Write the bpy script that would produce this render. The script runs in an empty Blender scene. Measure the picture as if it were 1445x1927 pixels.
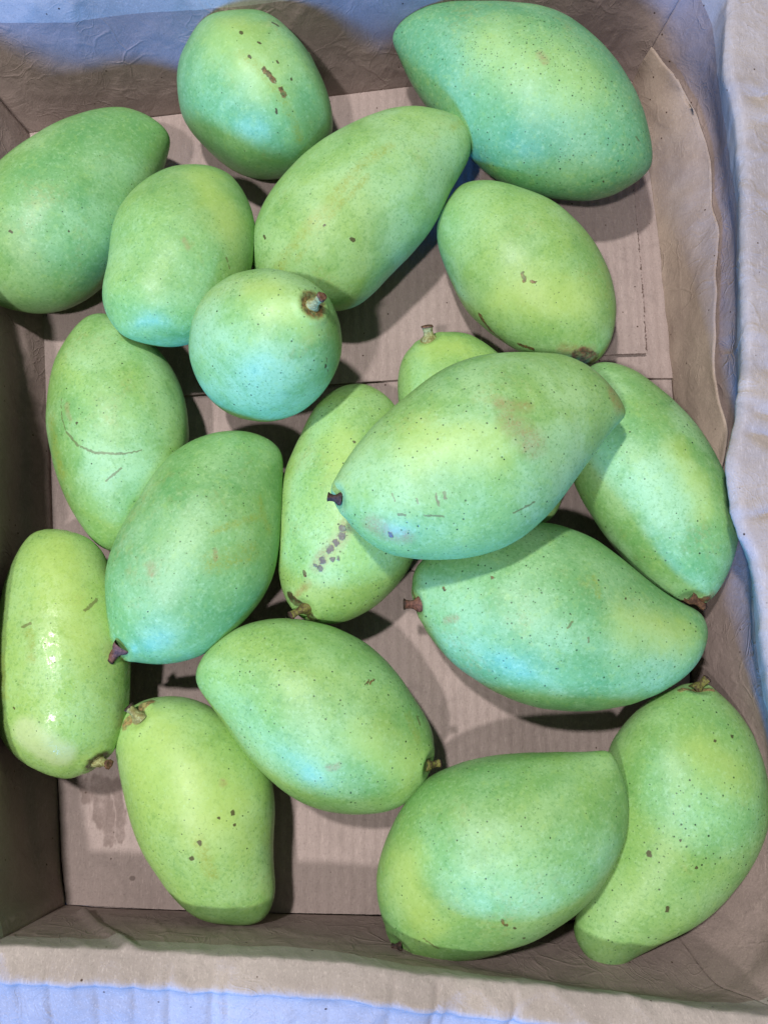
import bpy, math, random
import numpy as np
from mathutils import Matrix, Vector, noise
random.seed(7)
DATA = {'mangoes': [
{'n': 'm1', 'loc': [-0.05824, 0.3655, 0], 'B': [[0.8466, 0.5209, 0.10919], [-0.52404, 0.8517, 0], [-0.093, -0.05722, 0.99402]], 'off': [0.0048, 0, 0.04374], 'p': [-0.00337, 0.08961, 0.0068, 0.51701, 0.48802, 0.04526, -0.00881, -0.01137, -0.00659, -0.00701, -0.00342, -0.00264, -0.00071, -0.02696, -0.02056, -0.02627, -0.01036, -0.00914, -0.00292, -0.0019], 'r': 0.88, 'mk': [
['yellow', [0.0012, 0.00976, 0.08872], [0.00777, -0.02021, 0.08608], 0.0196],
['olive', [0.00073, -0.00652, 0.08946], [0.00497, -0.01927, 0.08677], 0.00314],
['olive', [0.00497, -0.01927, 0.08677], [0.00777, -0.03056, 0.08134], 0.00314],
['olive', [0.00777, -0.03056, 0.08134], [0.0087, -0.04171, 0.07215], 0.00314],
['olive', [0.0087, -0.04171, 0.07215], [0.00777, -0.05076, 0.05775], 0.00314],
['scab', [0.00684, -0.0202, 0.08624], [0.0087, -0.02671, 0.08323], 0.00173],
['scab', [0.00963, -0.03193, 0.08009], [0.01009, -0.03469, 0.07807], 0.00173],
['spot', [0.00334, -0.00997, 0.08903], [0.00377, -0.01081, 0.08888], 0.00105],
['spot', [0.00697, 0.00593, 0.08874], [0.00718, 0.0051, 0.0888], 0.00107],
['spot', [0.01264, -0.00435, 0.0878], [0.01305, -0.00515, 0.08764], 0.00088],
['spot', [0.0281, 0.00747, 0.08047], [0.02944, 0.00496, 0.07997], 0.00109],
['spot', [0.01632, -0.01802, 0.08436], [0.01612, -0.01913, 0.08409], 0.00087],
['spot', [0.01864, -0.02862, 0.07897], [0.01864, -0.02893, 0.07878], 0.0007],
['scab', [-0.03866, -0.01244, 0.03124], [-0.03503, -0.02073, 0.02793], 0.00224],
['olive', [-0.0366, -0.01817, 0.02992], [-0.03049, -0.03048, 0.02862], 0.00298],
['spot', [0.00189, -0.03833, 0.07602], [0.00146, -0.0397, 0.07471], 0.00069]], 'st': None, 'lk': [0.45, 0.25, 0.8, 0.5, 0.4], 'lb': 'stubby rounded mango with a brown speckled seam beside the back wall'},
{'n': 'm2', 'loc': [0.10493, 0.36497, 0.00893], 'B': [[-0.84837, 0.52831, -0.03398], [-0.52861, -0.84886, 0], [-0.02884, 0.01796, 0.99942]], 'off': [-0.00143, 0, 0.04205], 'p': [-0.00193, 0.18309, 0.00273, 0.53559, 0.55051, 0.04701, -0.00194, -0.00443, 0.00281, 0.00027, 0.00052, -0.00079, 0.00029, -0.00507, -0.02595, -0.00228, -0.01105, -0.00213, -0.00386, -0.00068], 'r': 0.8, 'mk': [
['yellow', [0.01714, 0.01047, 0.07862], [-0.04203, 0.00818, 0.0796], 0.02141],
['dots', [0.03089, 0.01257, 0.07381], [0.01714, 0.01893, 0.07581], 0.01154],
['dots', [0.00289, -0.0068, 0.08312], [-0.03672, 0.00034, 0.08126], 0.02159],
['brown', [-0.00865, 0.0038, 0.08423], [-0.0144, 0.00639, 0.08411], 0.00283],
['scratch', [-0.07951, 0.00592, 0.06296], [-0.08351, 0.0052, 0.05964], 0.00071],
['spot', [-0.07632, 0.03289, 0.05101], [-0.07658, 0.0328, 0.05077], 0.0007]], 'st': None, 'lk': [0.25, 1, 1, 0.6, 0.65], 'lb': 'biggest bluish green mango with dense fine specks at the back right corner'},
{'n': 'm3', 'loc': [-0.16268, 0.28146, 0], 'B': [[0.67222, 0.74035, 0], [-0.74035, 0.67222, 0], [0, 0, 1]], 'off': [0, 0, 0.037], 'p': [0.00039, 0.15211, 0.00712, 0.5127, 0.51826, 0.04447, -0.00528, 0.00031, 0.00272, -0.00007, 0.00062, -0.00009, 0.0002, 0.01015, 0.01707, 0.00987, 0.00368, 0.00371, 0.00097, 0.00119], 'r': 0.84, 'mk': [
['spot', [-0.01742, -0.02133, 0.06629], [-0.01742, -0.02133, 0.06629], 0.00067],
['spot', [-0.04063, -0.00146, 0.07132], [-0.04033, -0.00243, 0.07124], 0.00102]], 'st': None, 'lk': [0.35, 0.45, 0.7, 0.3, 0.1], 'lb': 'plain green mango in the back left corner, cut off by the photo edge'},
{'n': 'm4', 'loc': [0.01807, 0.28243, 0.00667], 'B': [[0.74383, 0.66391, 0.07712], [-0.66589, 0.74605, 0], [-0.05754, -0.05135, 0.99702]], 'off': [0.00303, 0, 0.03921], 'p': [-0.00057, 0.16241, 0.01457, 0.50514, 0.49815, 0.04056, -0.01286, -0.00521, -0.00145, -0.00331, -0.00095, -0.00091, -0.00094, -0.01092, -0.00611, -0.01321, -0.00851, -0.00477, -0.00355, -0.00115], 'r': 0.84, 'mk': [
['olive', [-0.06904, 0.00589, 0.0581], [-0.04912, 0.00629, 0.07245], 0.00353],
['olive', [-0.04912, 0.00629, 0.07245], [-0.02634, 0.00861, 0.07614], 0.00353],
['olive', [-0.02634, 0.00861, 0.07614], [0.00203, 0.01399, 0.07567], 0.00353],
['olive', [0.00203, 0.01399, 0.07567], [0.02313, 0.01306, 0.07269], 0.00353],
['olive', [-0.05999, -0.0006, 0.06517], [-0.03106, 0.00269, 0.07544], 0.00222],
['olive', [-0.03106, 0.00269, 0.07544], [-0.00053, 0.00635, 0.07537], 0.00222],
['spot', [-0.02985, -0.0135, 0.07007], [-0.02915, -0.01457, 0.06945], 0.00126],
['spot', [-0.03749, 0.00114, 0.0747], [-0.03682, 0.00085, 0.07472], 0.00079],
['olive', [0.07694, 0.00808, 0.04808], [0.06491, 0.00507, 0.05695], 0.0025],
['spot', [-0.06304, 0.02591, 0.06074], [-0.06372, 0.0241, 0.06101], 0.00082]], 'st': None, 'lk': [0.75, 0.4, 0.7, 0.6, 0.1], 'lb': 'long pale mango with an olive streak, between the stemmed round mango and the biggest one'},
{'n': 'm5', 'loc': [-0.10418, 0.25173, 0.01886], 'B': [[-0.38234, -0.90789, 0.17191], [0.92161, -0.38812, 0], [0.06672, 0.15843, 0.98511]], 'off': [0.00587, 0, 0.03363], 'p': [-0.001, 0.12695, 0.00363, 0.54273, 0.52736, 0.03838, 0.00089, -0.00488, 0.00035, -0.00313, -0.00167, -0.0016, -0.00057, 0.00453, 0.01433, 0.00171, 0.00254, -0.00082, 0.00055, -0.0002], 'r': 0.782, 'mk': [
['brown', [0.01713, 0.01735, 0.06379], [0.01974, 0.02086, 0.06253], 0.00187],
['yellow', [-0.03064, 0.00389, 0.05997], [-0.0087, 0.03095, 0.0578], 0.01334],
['scratch', [0.01053, 0.03864, 0.05386], [0.01318, 0.04194, 0.04999], 0.00063]], 'st': None, 'lk': [0.5, 0.35, 0.7, 0.2, 0], 'lb': 'short lopsided green mango squeezed between the cut off one and the round stemmed one'},
{'n': 'm6', 'loc': [-0.04474, 0.18481, 0.01862], 'B': [[-0.5426, -0.20543, -0.81448], [0.72771, -0.59926, -0.33365], [-0.41955, -0.77375, 0.47465]], 'off': [-0.04226, -0.01731, 0.02463], 'p': [0.00648, 0.11, 0.00086, 0.51439, 0.50479, 0.03488, -0.00914, -0.00521, -0.00063, 0.00083, 0.00032, 0.00045, -0.00026, -0.00154, 0.00067, 0.00056, -0.00027, -0.00027, 0.00004, -0.00005], 'r': 0.92, 'mk': [
['scab', [-0.09058, -0.01518, 0.02728], [-0.09053, -0.01496, 0.02759], 0.00805],
['pale', [-0.0907, -0.01482, 0.0256], [-0.0907, -0.01466, 0.02533], 0.00334],
['scratch', [-0.07577, 0.0081, 0.03361], [-0.06796, 0.01406, 0.0325], 0.00045],
['scratch', [-0.06796, 0.01406, 0.0325], [-0.0481, 0.02105, 0.02463], 0.00045],
['spot', [-0.07241, 0.0105, 0.03439], [-0.07163, 0.01107, 0.03438], 0.00085],
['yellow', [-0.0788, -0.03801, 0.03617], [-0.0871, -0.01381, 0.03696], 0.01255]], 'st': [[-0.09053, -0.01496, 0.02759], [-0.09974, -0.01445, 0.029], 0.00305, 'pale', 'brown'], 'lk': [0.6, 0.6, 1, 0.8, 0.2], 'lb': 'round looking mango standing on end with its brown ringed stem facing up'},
{'n': 'm7', 'loc': [0.10672, 0.25058, 0.00116], 'B': [[-0.5726, 0.81983, 0], [-0.81983, -0.5726, 0], [0, 0, 1]], 'off': [0, 0, 0.03584], 'p': [-0.00052, 0.13961, -0.00178, 0.49489, 0.50543, 0.03861, -0.00036, -0.00486, -0.0009, -0.00109, -0.00076, -0.00052, -0.00048, 0.00207, 0.01241, 0.00239, 0.00385, -0.00021, 0.00058, -0.0008], 'r': 0.835, 'mk': [
['scab', [-0.00821, 0.04021, 0.03892], [-0.01829, 0.03762, 0.03169], 0.00165],
['scab', [-0.01971, 0.0372, 0.03172], [-0.02664, 0.03459, 0.02967], 0.00133],
['scab', [-0.00966, 0.01638, 0.06751], [-0.01329, 0.01779, 0.06627], 0.00112],
['scab', [-0.01616, 0.01474, 0.06699], [-0.01758, 0.01386, 0.06703], 0.00112],
['scab', [-0.03648, 0.03149, 0.0384], [-0.04372, 0.02771, 0.04044], 0.00131],
['red', [-0.06364, 0.00822, 0.04468], [-0.06864, 0.00279, 0.04075], 0.00589],
['brown', [-0.05513, 0.0157, 0.04785], [-0.06484, 0.00291, 0.04646], 0.00389],
['yellow', [-0.01544, 0.02761, 0.05936], [-0.03711, 0.00003, 0.06489], 0.01601]], 'st': None, 'lk': [0.55, 0.4, 0.7, 0.4, 0], 'lb': 'oval mango with a reddish brown scab at its lower end on the perforated flap'},
{'n': 'm8', 'loc': [-0.13742, 0.14844, 0.00238], 'B': [[0.14136, -0.98996, 0], [0.98996, 0.14136, 0], [0, 0, 1]], 'off': [0, 0, 0.03162], 'p': [0.00036, 0.14361, -0.00161, 0.51266, 0.52144, 0.03532, -0.00135, -0.00378, 0.00081, 0.00073, 0.00045, 0.00038, 0.00014, 0.00748, -0.00332, 0.00168, -0.00156, 0.0016, -0.00019, 0.0006], 'r': 0.8, 'mk': [
['scratch', [-0.01128, -0.0186, 0.05665], [-0.00077, -0.01912, 0.05651], 0.00047],
['scratch', [-0.00077, -0.01912, 0.05651], [0.00827, -0.01709, 0.05705], 0.00047],
['scratch', [0.00827, -0.01709, 0.05705], [0.01718, -0.01085, 0.05867], 0.00081],
['scratch', [0.01718, -0.01085, 0.05867], [0.02298, -0.00167, 0.05986], 0.00081],
['scratch', [0.02298, -0.00167, 0.05986], [0.02512, 0.01349, 0.05882], 0.00081],
['scratch', [0.02512, 0.01349, 0.05882], [0.02369, 0.02177, 0.05655], 0.00045],
['scratch', [0.03799, 0.00177, 0.05568], [0.03272, 0.0103, 0.057], 0.00061],
['brown', [-0.00604, -0.01581, 0.05841], [0.00225, -0.01447, 0.05889], 0.00188],
['spot', [0.00526, -0.01009, 0.06044], [0.00526, -0.01009, 0.06044], 0.00092],
['olive', [-0.00228, -0.0272, 0.04975], [0.02793, -0.0243, 0.04695], 0.00447]], 'st': None, 'lk': [0.55, 0.5, 0.8, 0.6, 0], 'lb': 'green mango with a thin curved scratch lying along the left wall'},
{'n': 'm9', 'loc': [0.06845, 0.11902, 0.05784], 'B': [[0.94713, 0.3178, -0.0442], [-0.31811, 0.94805, 0], [0.0419, 0.01406, 0.99902]], 'off': [-0.00166, 0, 0.03763], 'p': [0.0002, 0.15936, -0.00031, 0.54418, 0.5419, 0.04274, -0.00539, -0.0046, -0.0004, -0.00001, 0.00001, -0.00099, -0.0001, 0.00233, 0.03583, 0.00186, 0.01044, -0.0012, 0.00183, -0.00063], 'r': 0.78, 'mk': [
['brown', [0.00564, 0.00082, 0.07475], [0.01145, -0.01017, 0.07258], 0.00757],
['brown', [0.00313, 0.01117, 0.07407], [0.01556, 0.00651, 0.07278], 0.00406],
['brown', [0.07162, -0.00015, 0.04663], [0.06947, 0.00835, 0.04966], 0.00455],
['yellow', [-0.0396, 0.00769, 0.06734], [-0.00691, -0.00805, 0.07494], 0.01376],
['scab2', [-0.05707, -0.01241, 0.06235], [-0.05707, -0.01569, 0.06176], 0.00055],
['scab2', [-0.04742, -0.01814, 0.06497], [-0.04742, -0.02056, 0.06425], 0.00049],
['scab2', [-0.03887, -0.01925, 0.06737], [-0.03887, -0.02504, 0.06531], 0.00064],
['scab2', [-0.03512, -0.02007, 0.06817], [-0.03512, -0.02276, 0.06728], 0.00086],
['purple', [-0.0626, -0.02835, 0.0525], [-0.06236, -0.02907, 0.05206], 0.00126],
['brown', [-0.06955, -0.02182, 0.05072], [-0.05707, -0.03184, 0.05343], 0.00506],
['scratch', [-0.05707, -0.02193, 0.0598], [-0.05399, -0.02355, 0.06053], 0.00062],
['scratch', [-0.04604, -0.02648, 0.06228], [-0.03813, -0.02989, 0.06308], 0.00062],
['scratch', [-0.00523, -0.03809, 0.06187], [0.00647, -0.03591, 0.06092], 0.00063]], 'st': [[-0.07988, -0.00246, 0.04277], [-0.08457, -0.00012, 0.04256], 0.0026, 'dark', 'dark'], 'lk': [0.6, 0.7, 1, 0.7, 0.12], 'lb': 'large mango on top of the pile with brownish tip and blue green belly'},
{'n': 'm10', 'loc': [-0.07988, 0.07442, 0.0125], 'B': [[0.51648, 0.85523, -0.04282], [-0.85601, 0.51696, 0], [0.02213, 0.03665, 0.99908]], 'off': [-0.00148, 0, 0.03447], 'p': [0.00244, 0.14184, 0.00341, 0.48587, 0.48624, 0.03967, 0.00164, -0.0038, 0.00202, -0.00038, 0.00068, 0.00012, 0.00005, 0.0002, 0.01864, 0.00085, 0.00387, -0.00078, 0.00009, 0.00057], 'r': 0.8, 'mk': [
['olive', [0.00728, -0.00737, 0.06773], [0.01757, -0.01393, 0.06418], 0.00221],
['olive', [0.01757, -0.01393, 0.06418], [0.02955, -0.02116, 0.05534], 0.00221],
['olive', [0.03749, -0.01488, 0.05574], [0.03091, -0.02055, 0.05509], 0.002],
['olive', [0.03023, -0.0213, 0.05482], [0.02541, -0.02863, 0.04979], 0.00256],
['brown', [-0.00091, -0.01349, 0.0668], [-0.00388, -0.0158, 0.06611], 0.00138],
['brown', [-0.02279, 0.01025, 0.06608], [-0.02627, 0.00584, 0.06606], 0.00251],
['olive', [-0.00611, -0.01591, 0.06605], [0.00951, -0.02743, 0.0585], 0.00606],
['scab', [-0.06574, 0.01278, 0.03696], [-0.06987, 0.00183, 0.03523], 0.00178]], 'st': [[-0.06692, 0.00484, 0.04212], [-0.07435, 0.00623, 0.0398], 0.00381, 'red', 'dark'], 'lk': [0.2, 0.5, 0.8, 0.3, 0.1], 'lb': 'deep green mango left of the purple spotted one, dark red stub at its bottom'},
{'n': 'm11', 'loc': [-0.0061, 0.10861, 0.00142], 'B': [[0.16231, 0.98652, -0.02104], [-0.98673, 0.16235, 0], [0.00342, 0.02076, 0.99978]], 'off': [-0.0007, 0, 0.03308], 'p': [-0.00093, 0.14258, -0.00308, 0.51227, 0.52416, 0.04192, -0.00334, 0.00143, -0.00039, 0.0005, -0.00089, -0.00032, -0.00032, -0.00545, 0.00155, 0.00074, -0.00128, 0.00031, -0.00028, -0.00021], 'r': 0.8, 'mk': [
['purple', [-0.02447, -0.00704, 0.06504], [-0.02511, -0.00736, 0.06497], 0.00169],
['purple', [-0.02849, -0.00774, 0.06444], [-0.0288, -0.00804, 0.0644], 0.00225],
['purple', [-0.0326, -0.00517, 0.06348], [-0.0329, -0.00576, 0.06347], 0.00169],
['purple', [-0.03611, -0.00249, 0.06237], [-0.03669, -0.00305, 0.06231], 0.00226],
['purple', [-0.04229, 0.00029, 0.06021], [-0.04257, 0.00003, 0.06018], 0.00198],
['purple', [-0.0415, -0.00475, 0.0612], [-0.0415, -0.0053, 0.06124], 0.00127],
['purple', [-0.04043, -0.00777, 0.06169], [-0.04071, -0.00802, 0.06161], 0.00113],
['purple', [-0.04664, 0.00084, 0.05867], [-0.04716, 0.00036, 0.05859], 0.0017],
['purple', [-0.04547, 0.00415, 0.05819], [-0.046, 0.00365, 0.05816], 0.00114],
['brown', [-0.02337, -0.00893, 0.06526], [-0.04574, 0.00168, 0.05879], 0.00479],
['scab', [-0.04974, 0.00883, 0.05479], [-0.05137, 0.00821, 0.05441], 0.00114],
['dark', [-0.06215, 0.01426, 0.04346], [-0.0676, 0.00684, 0.0437], 0.00322],
['dark', [-0.0676, 0.00684, 0.0437], [-0.07165, -0.00029, 0.0396], 0.00322],
['brown', [-0.06134, 0.01055, 0.04752], [-0.05597, 0.00556, 0.05337], 0.00232],
['yellow', [0.02366, 0.00226, 0.06121], [0.00324, -0.00704, 0.06573], 0.01316],
['spot', [0.02486, -0.0049, 0.06186], [0.02455, -0.00549, 0.06196], 0.00088]], 'st': [[-0.06788, 0.00617, 0.04373], [-0.07333, 0.01286, 0.04561], 0.00291, 'olive', 'dark'], 'lk': [0.75, 0.7, 1, 0.4, 0], 'lb': 'mango with a line of purple black spots, half under the topmost mango'},
{'n': 'm12', 'loc': [0.08175, 0.15363, 0.00251], 'B': [[0.58295, -0.81165, -0.03746], [0.81222, 0.58336, 0], [0.02185, -0.03042, 0.9993]], 'off': [-0.00097, 0, 0.02597], 'p': [0.00026, 0.13213, -0.00223, 0.51028, 0.50736, 0.03909, -0.00633, 0.00184, -0.00079, -0.00027, -0.00074, 0.00002, -0.00014, 0.00175, -0.00479, 0.00163, -0.00374, -0.00038, -0.00117, -0.00025], 'r': 0.7, 'mk': [
['yellow', [-0.05643, -0.00637, 0.04196], [-0.0478, 0.00952, 0.04546], 0.0095]], 'st': [[-0.0633, 0.00179, 0.03596], [-0.06909, 0.00459, 0.03975], 0.0042, 'pale', 'brown'], 'lk': [0.75, 0.4, 0.8, 0.2, 0], 'lb': 'mostly hidden mango with only its pale stub end peeking out behind the topmost one'},
{'n': 'm13', 'loc': [0.17175, 0.11931, 0.00732], 'B': [[-0.34115, 0.93852, -0.05299], [-0.93984, -0.34163, 0], [-0.0181, 0.04981, 0.99859]], 'off': [-0.00178, 0, 0.03363], 'p': [-0.00013, 0.15252, -0.00214, 0.49873, 0.49713, 0.03581, 0.00005, -0.00437, 0.0012, -0.00049, 0.00084, -0.00006, -0.00019, 0, 0.00126, 0.00139, -0.00167, 0.00208, 0.00003, 0.00075], 'r': 0.84, 'mk': [
['red', [-0.07336, 0.00876, 0.03136], [-0.0765, -0.00135, 0.03889], 0.00286],
['brown', [-0.07052, 0.01134, 0.02945], [-0.07535, -0.00456, 0.04028], 0.00286],
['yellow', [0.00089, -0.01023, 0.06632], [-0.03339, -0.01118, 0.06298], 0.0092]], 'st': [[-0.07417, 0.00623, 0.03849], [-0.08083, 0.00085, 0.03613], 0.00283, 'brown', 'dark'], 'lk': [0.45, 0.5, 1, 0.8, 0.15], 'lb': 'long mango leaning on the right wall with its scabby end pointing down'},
{'n': 'm14', 'loc': [0.1176, 0.04254, 0.00358], 'B': [[0.9793, -0.2009, 0.0246], [0.20097, 0.9796, 0], [-0.0241, 0.00494, 0.9997]], 'off': [0.00099, 0, 0.0404], 'p': [-0.00076, 0.16434, 0.00234, 0.51568, 0.52187, 0.04575, -0.00061, -0.00185, 0.00353, 0.00246, 0.00095, 0.00021, 0.00026, -0.01172, -0.00443, -0.00509, 0.00138, 0.0018, 0.00052, 0.00062], 'r': 0.8, 'mk': [
['scab', [-0.06563, -0.00286, 0.06197], [-0.06511, -0.00391, 0.06226], 0.00099],
['scab', [-0.04283, 0.00631, 0.07275], [-0.04283, 0.0056, 0.07286], 0.0007],
['scratch', [-0.00192, -0.0125, 0.0797], [-0.00019, -0.00915, 0.08002], 0.00069],
['scratch', [0.00929, -0.01474, 0.07811], [0.01014, -0.01722, 0.07746], 0.00056],
['olive', [0.00843, 0.01675, 0.07561], [0.01186, 0.00583, 0.07779], 0.0017],
['scab', [-0.0803, -0.00517, 0.04366], [-0.07478, -0.01715, 0.03868], 0.00117],
['brown', [-0.06184, -0.01865, 0.06029], [-0.0571, -0.01785, 0.06392], 0.00226],
['spot', [0.02694, 0.00957, 0.0724], [0.02694, 0.00957, 0.0724], 0.00072],
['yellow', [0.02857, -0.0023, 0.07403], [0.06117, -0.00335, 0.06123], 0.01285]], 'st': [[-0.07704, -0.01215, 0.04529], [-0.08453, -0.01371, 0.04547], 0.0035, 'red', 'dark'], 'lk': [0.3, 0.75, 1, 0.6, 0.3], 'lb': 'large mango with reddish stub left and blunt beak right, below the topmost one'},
{'n': 'm15', 'loc': [-0.15094, 0.02228, 0.01178], 'B': [[-0.21165, 0.97553, -0.0595], [-0.97726, -0.21203, 0], [-0.01262, 0.05815, 0.99823]], 'off': [-0.00174, 0, 0.02916], 'p': [0.00018, 0.13483, 0.00388, 0.48893, 0.51807, 0.03627, 0.00058, 0.0005, 0.0024, -0.00146, 0.00082, -0.00052, 0.00014, -0.01023, -0.00866, -0.01127, -0.0011, -0.00409, 0.00007, -0.00069], 'r': 0.84, 'mk': [
['scratch', [0.00867, 0.01066, 0.05634], [0.00937, 0.00657, 0.05708], 0.00089],
['scratch', [0.01146, -0.01958, 0.05161], [0.01697, -0.02482, 0.04677], 0.00088],
['olive', [0.00516, 0.00756, 0.0574], [-0.00898, 0.00696, 0.05841], 0.00265],
['dark', [-0.06339, -0.01145, 0.0339], [-0.06394, -0.01128, 0.03184], 0.0072],
['pale', [-0.06367, -0.01187, 0.03129], [-0.06394, -0.01163, 0.02958], 0.00301],
['pale', [-0.04383, 0.01546, 0.05331], [-0.05684, 0.00273, 0.04849], 0.00942],
['yellow', [0.04548, -0.01162, 0.0485], [-0.00262, -0.01585, 0.05455], 0.01812],
['olive', [-0.00404, 0.02465, 0.05134], [-0.02347, 0.02457, 0.05218], 0.00301],
['spot', [-0.03021, 0.02, 0.05427], [-0.0305, 0.01976, 0.05435], 0.00074]], 'st': [[-0.06367, -0.01166, 0.03213], [-0.0665, -0.01782, 0.03697], 0.00301, 'pale', 'brown'], 'lk': [1.1, 0.35, 0.7, 0.2, 0], 'lb': 'glossy yellow green mango with dark ringed stem, at the lower left wall'},
{'n': 'm16', 'loc': [-0.07844, -0.06243, 0.00397], 'B': [[0.55175, -0.83398, 0.0077], [0.834, 0.55176, 0], [-0.00425, 0.00642, 0.99997]], 'off': [0.00024, 0, 0.03153], 'p': [-0.00041, 0.12907, 0.00123, 0.49513, 0.50229, 0.0344, -0.00448, -0.00219, -0.00121, 0.00047, -0.00014, -0.00046, -0.00012, 0.00429, -0.00809, 0.00151, 0.00154, 0.00233, 0.0015, 0.00047], 'r': 0.84, 'mk': [
['spot', [0.01018, 0.0212, 0.0588], [0.01108, 0.02097, 0.05867], 0.00114],
['spot', [0.01578, 0.01863, 0.05821], [0.01608, 0.01878, 0.05804], 0.00085],
['brown', [-0.00592, 0.02436, 0.05896], [-0.00457, 0.02375, 0.05929], 0.00198],
['spot', [0.01314, 0.00103, 0.06149], [0.01344, 0.00098, 0.06143], 0.00128],
['spot', [0.01757, -0.00655, 0.0594], [0.01757, -0.00602, 0.05953], 0.00129],
['spot', [0.00847, 0.0146, 0.0613], [0.00877, 0.01482, 0.0612], 0.00071],
['olive', [0.01296, 0.00106, 0.06153], [0.03012, -0.00294, 0.05651], 0.00342],
['tan', [-0.05667, -0.00484, 0.04491], [-0.06014, 0.00466, 0.0433], 0.00298],
['tan', [-0.06014, 0.00466, 0.0433], [-0.06063, 0.01045, 0.04074], 0.00298],
['yellow', [-0.0401, 0.00471, 0.05534], [0.00491, 0.01375, 0.06199], 0.02167]], 'st': [[-0.05699, 0.00296, 0.04654], [-0.06404, 0.0014, 0.04859], 0.00325, 'pale', 'dark'], 'lk': [0.95, 0.35, 0.8, 0.4, 0], 'lb': 'yellow green mango with small brown spots and green stub, nearest the front left corner'},
{'n': 'm17', 'loc': [-0.01674, -0.01529, 0.00668], 'B': [[-0.8965, 0.44075, 0.04491], [-0.4412, -0.89741, 0], [0.0403, -0.01981, 0.99899]], 'off': [0.00163, 0, 0.03628], 'p': [0.0007, 0.13443, -0.00094, 0.50927, 0.48961, 0.04359, -0.00666, 0.00193, -0.00096, 0.00248, -0.00051, 0.0005, 0.00005, -0.00817, -0.01079, -0.00441, -0.00076, -0.00074, 0.00028, -0.00007], 'r': 0.82, 'mk': [
['scab', [-0.01273, -0.02861, 0.06541], [-0.01341, -0.03089, 0.06385], 0.00068],
['scab', [-0.01478, -0.02942, 0.06447], [-0.01547, -0.03217, 0.06244], 0.00069],
['scratch', [-0.04507, -0.02558, 0.05203], [-0.04798, -0.02283, 0.05243], 0.00085],
['brown', [-0.01478, 0.01468, 0.06828], [-0.0175, 0.01272, 0.06862], 0.00218],
['olive', [-0.04091, -0.02357, 0.0567], [-0.04936, -0.01608, 0.05613], 0.00281],
['yellow', [-0.02606, -0.00301, 0.06919], [-0.05112, -0.0024, 0.05867], 0.01226]], 'st': [[-0.0622, -0.00667, 0.04714], [-0.06709, -0.00997, 0.04536], 0.0026, 'olive', 'dark'], 'lk': [0.5, 0.75, 1, 0.2, 0], 'lb': 'green mango with beaked left tip, overlapping the brown spotted yellow green one'},
{'n': 'm18', 'loc': [0.08317, -0.08102, 0.01335], 'B': [[0.745, 0.65307, 0.13594], [-0.65919, 0.75198, 0], [-0.10222, -0.08961, 0.99072]], 'off': [0.00525, 0, 0.03829], 'p': [0.00013, 0.14735, 0.00126, 0.5514, 0.53188, 0.04059, -0.00623, -0.00696, -0.00011, -0.00098, 0.00052, -0.00068, 0.00018, 0.00337, -0.03038, 0.00077, -0.00873, 0.00191, -0.00168, 0.00033], 'r': 0.8, 'mk': [
['scratch', [-0.04925, 0.00249, 0.06113], [-0.04712, -0.00543, 0.0601], 0.00057],
['scab', [-0.01337, -0.01218, 0.07096], [-0.01337, -0.01498, 0.06977], 0.00084],
['spot', [-0.01112, -0.01914, 0.06818], [-0.01112, -0.01972, 0.06784], 0.00079],
['spot', [-0.01242, -0.02744, 0.06163], [-0.01208, -0.02775, 0.06145], 0.00086],
['yellow', [-0.03257, 0.03557, 0.06069], [-0.04376, 0.01127, 0.0647], 0.01179],
['brown', [-0.0678, 0.00289, 0.04095], [-0.06513, -0.00429, 0.04239], 0.00151]], 'st': [[-0.06391, 0.00422, 0.04821], [-0.06711, 0.00652, 0.04765], 0.00208, 'dark', 'dark'], 'lk': [0.4, 0.7, 0.8, 0.25, 0], 'lb': 'broad smooth green mango at the front wall, lying over the corner one'},
{'n': 'm19', 'loc': [0.16603, -0.0699, 0.00243], 'B': [[-0.39632, -0.91668, -0.05122], [0.91789, -0.39684, 0], [-0.02033, -0.04701, 0.99869]], 'off': [-0.00172, 0, 0.03353], 'p': [-0.00045, 0.15995, 0.00203, 0.73776, 0.85008, 0.05068, 0.00081, 0.01329, 0.00678, 0.00491, 0.00156, 0.00166, 0.00073, -0.00286, -0.02009, -0.01661, -0.00985, -0.0046, -0.00076, -0.00066], 'r': 0.783, 'mk': [
['spot', [0.01125, -0.00726, 0.05808], [0.012, -0.00693, 0.05805], 0.00151],
['spot', [0.03188, 0.01065, 0.05742], [0.03358, 0.01127, 0.05688], 0.00108],
['spot', [-0.05361, 0.00371, 0.0612], [-0.05361, 0.00371, 0.0612], 0.00106],
['spot', [-0.05959, 0.01217, 0.05781], [-0.05933, 0.01224, 0.05796], 0.00092],
['spot', [0.0083, 0.015, 0.06297], [0.0083, 0.0153, 0.06295], 0.00085],
['dark', [0.07332, -0.00003, 0.04047], [0.07084, 0.00498, 0.04002], 0.00192],
['tan', [-0.07259, -0.01373, 0.04027], [-0.0794, 0.0022, 0.04032], 0.00187],
['yellow', [-0.0448, -0.00143, 0.06403], [-0.04264, 0.01271, 0.06527], 0.01498],
['spot', [-0.00091, 0.00285, 0.06428], [-0.00091, 0.00285, 0.06428], 0.00075]], 'st': [[-0.07794, -0.00571, 0.03973], [-0.08475, -0.00182, 0.03938], 0.00283, 'olive', 'dark'], 'lk': [0.5, 0.8, 1, 0.2, 0], 'lb': 'curved green mango in the front right corner with a narrow pointed lower end'}],
'walls': {'back': [
[[-0.21282, 0.36265, 0], [-0.23099, 0.37396, 0.042], [-0.23707, 0.38644, 0.09]],
[[-0.17155, 0.37253, 0], [-0.17189, 0.37748, 0.045], [-0.17468, 0.38415, 0.09]],
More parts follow.
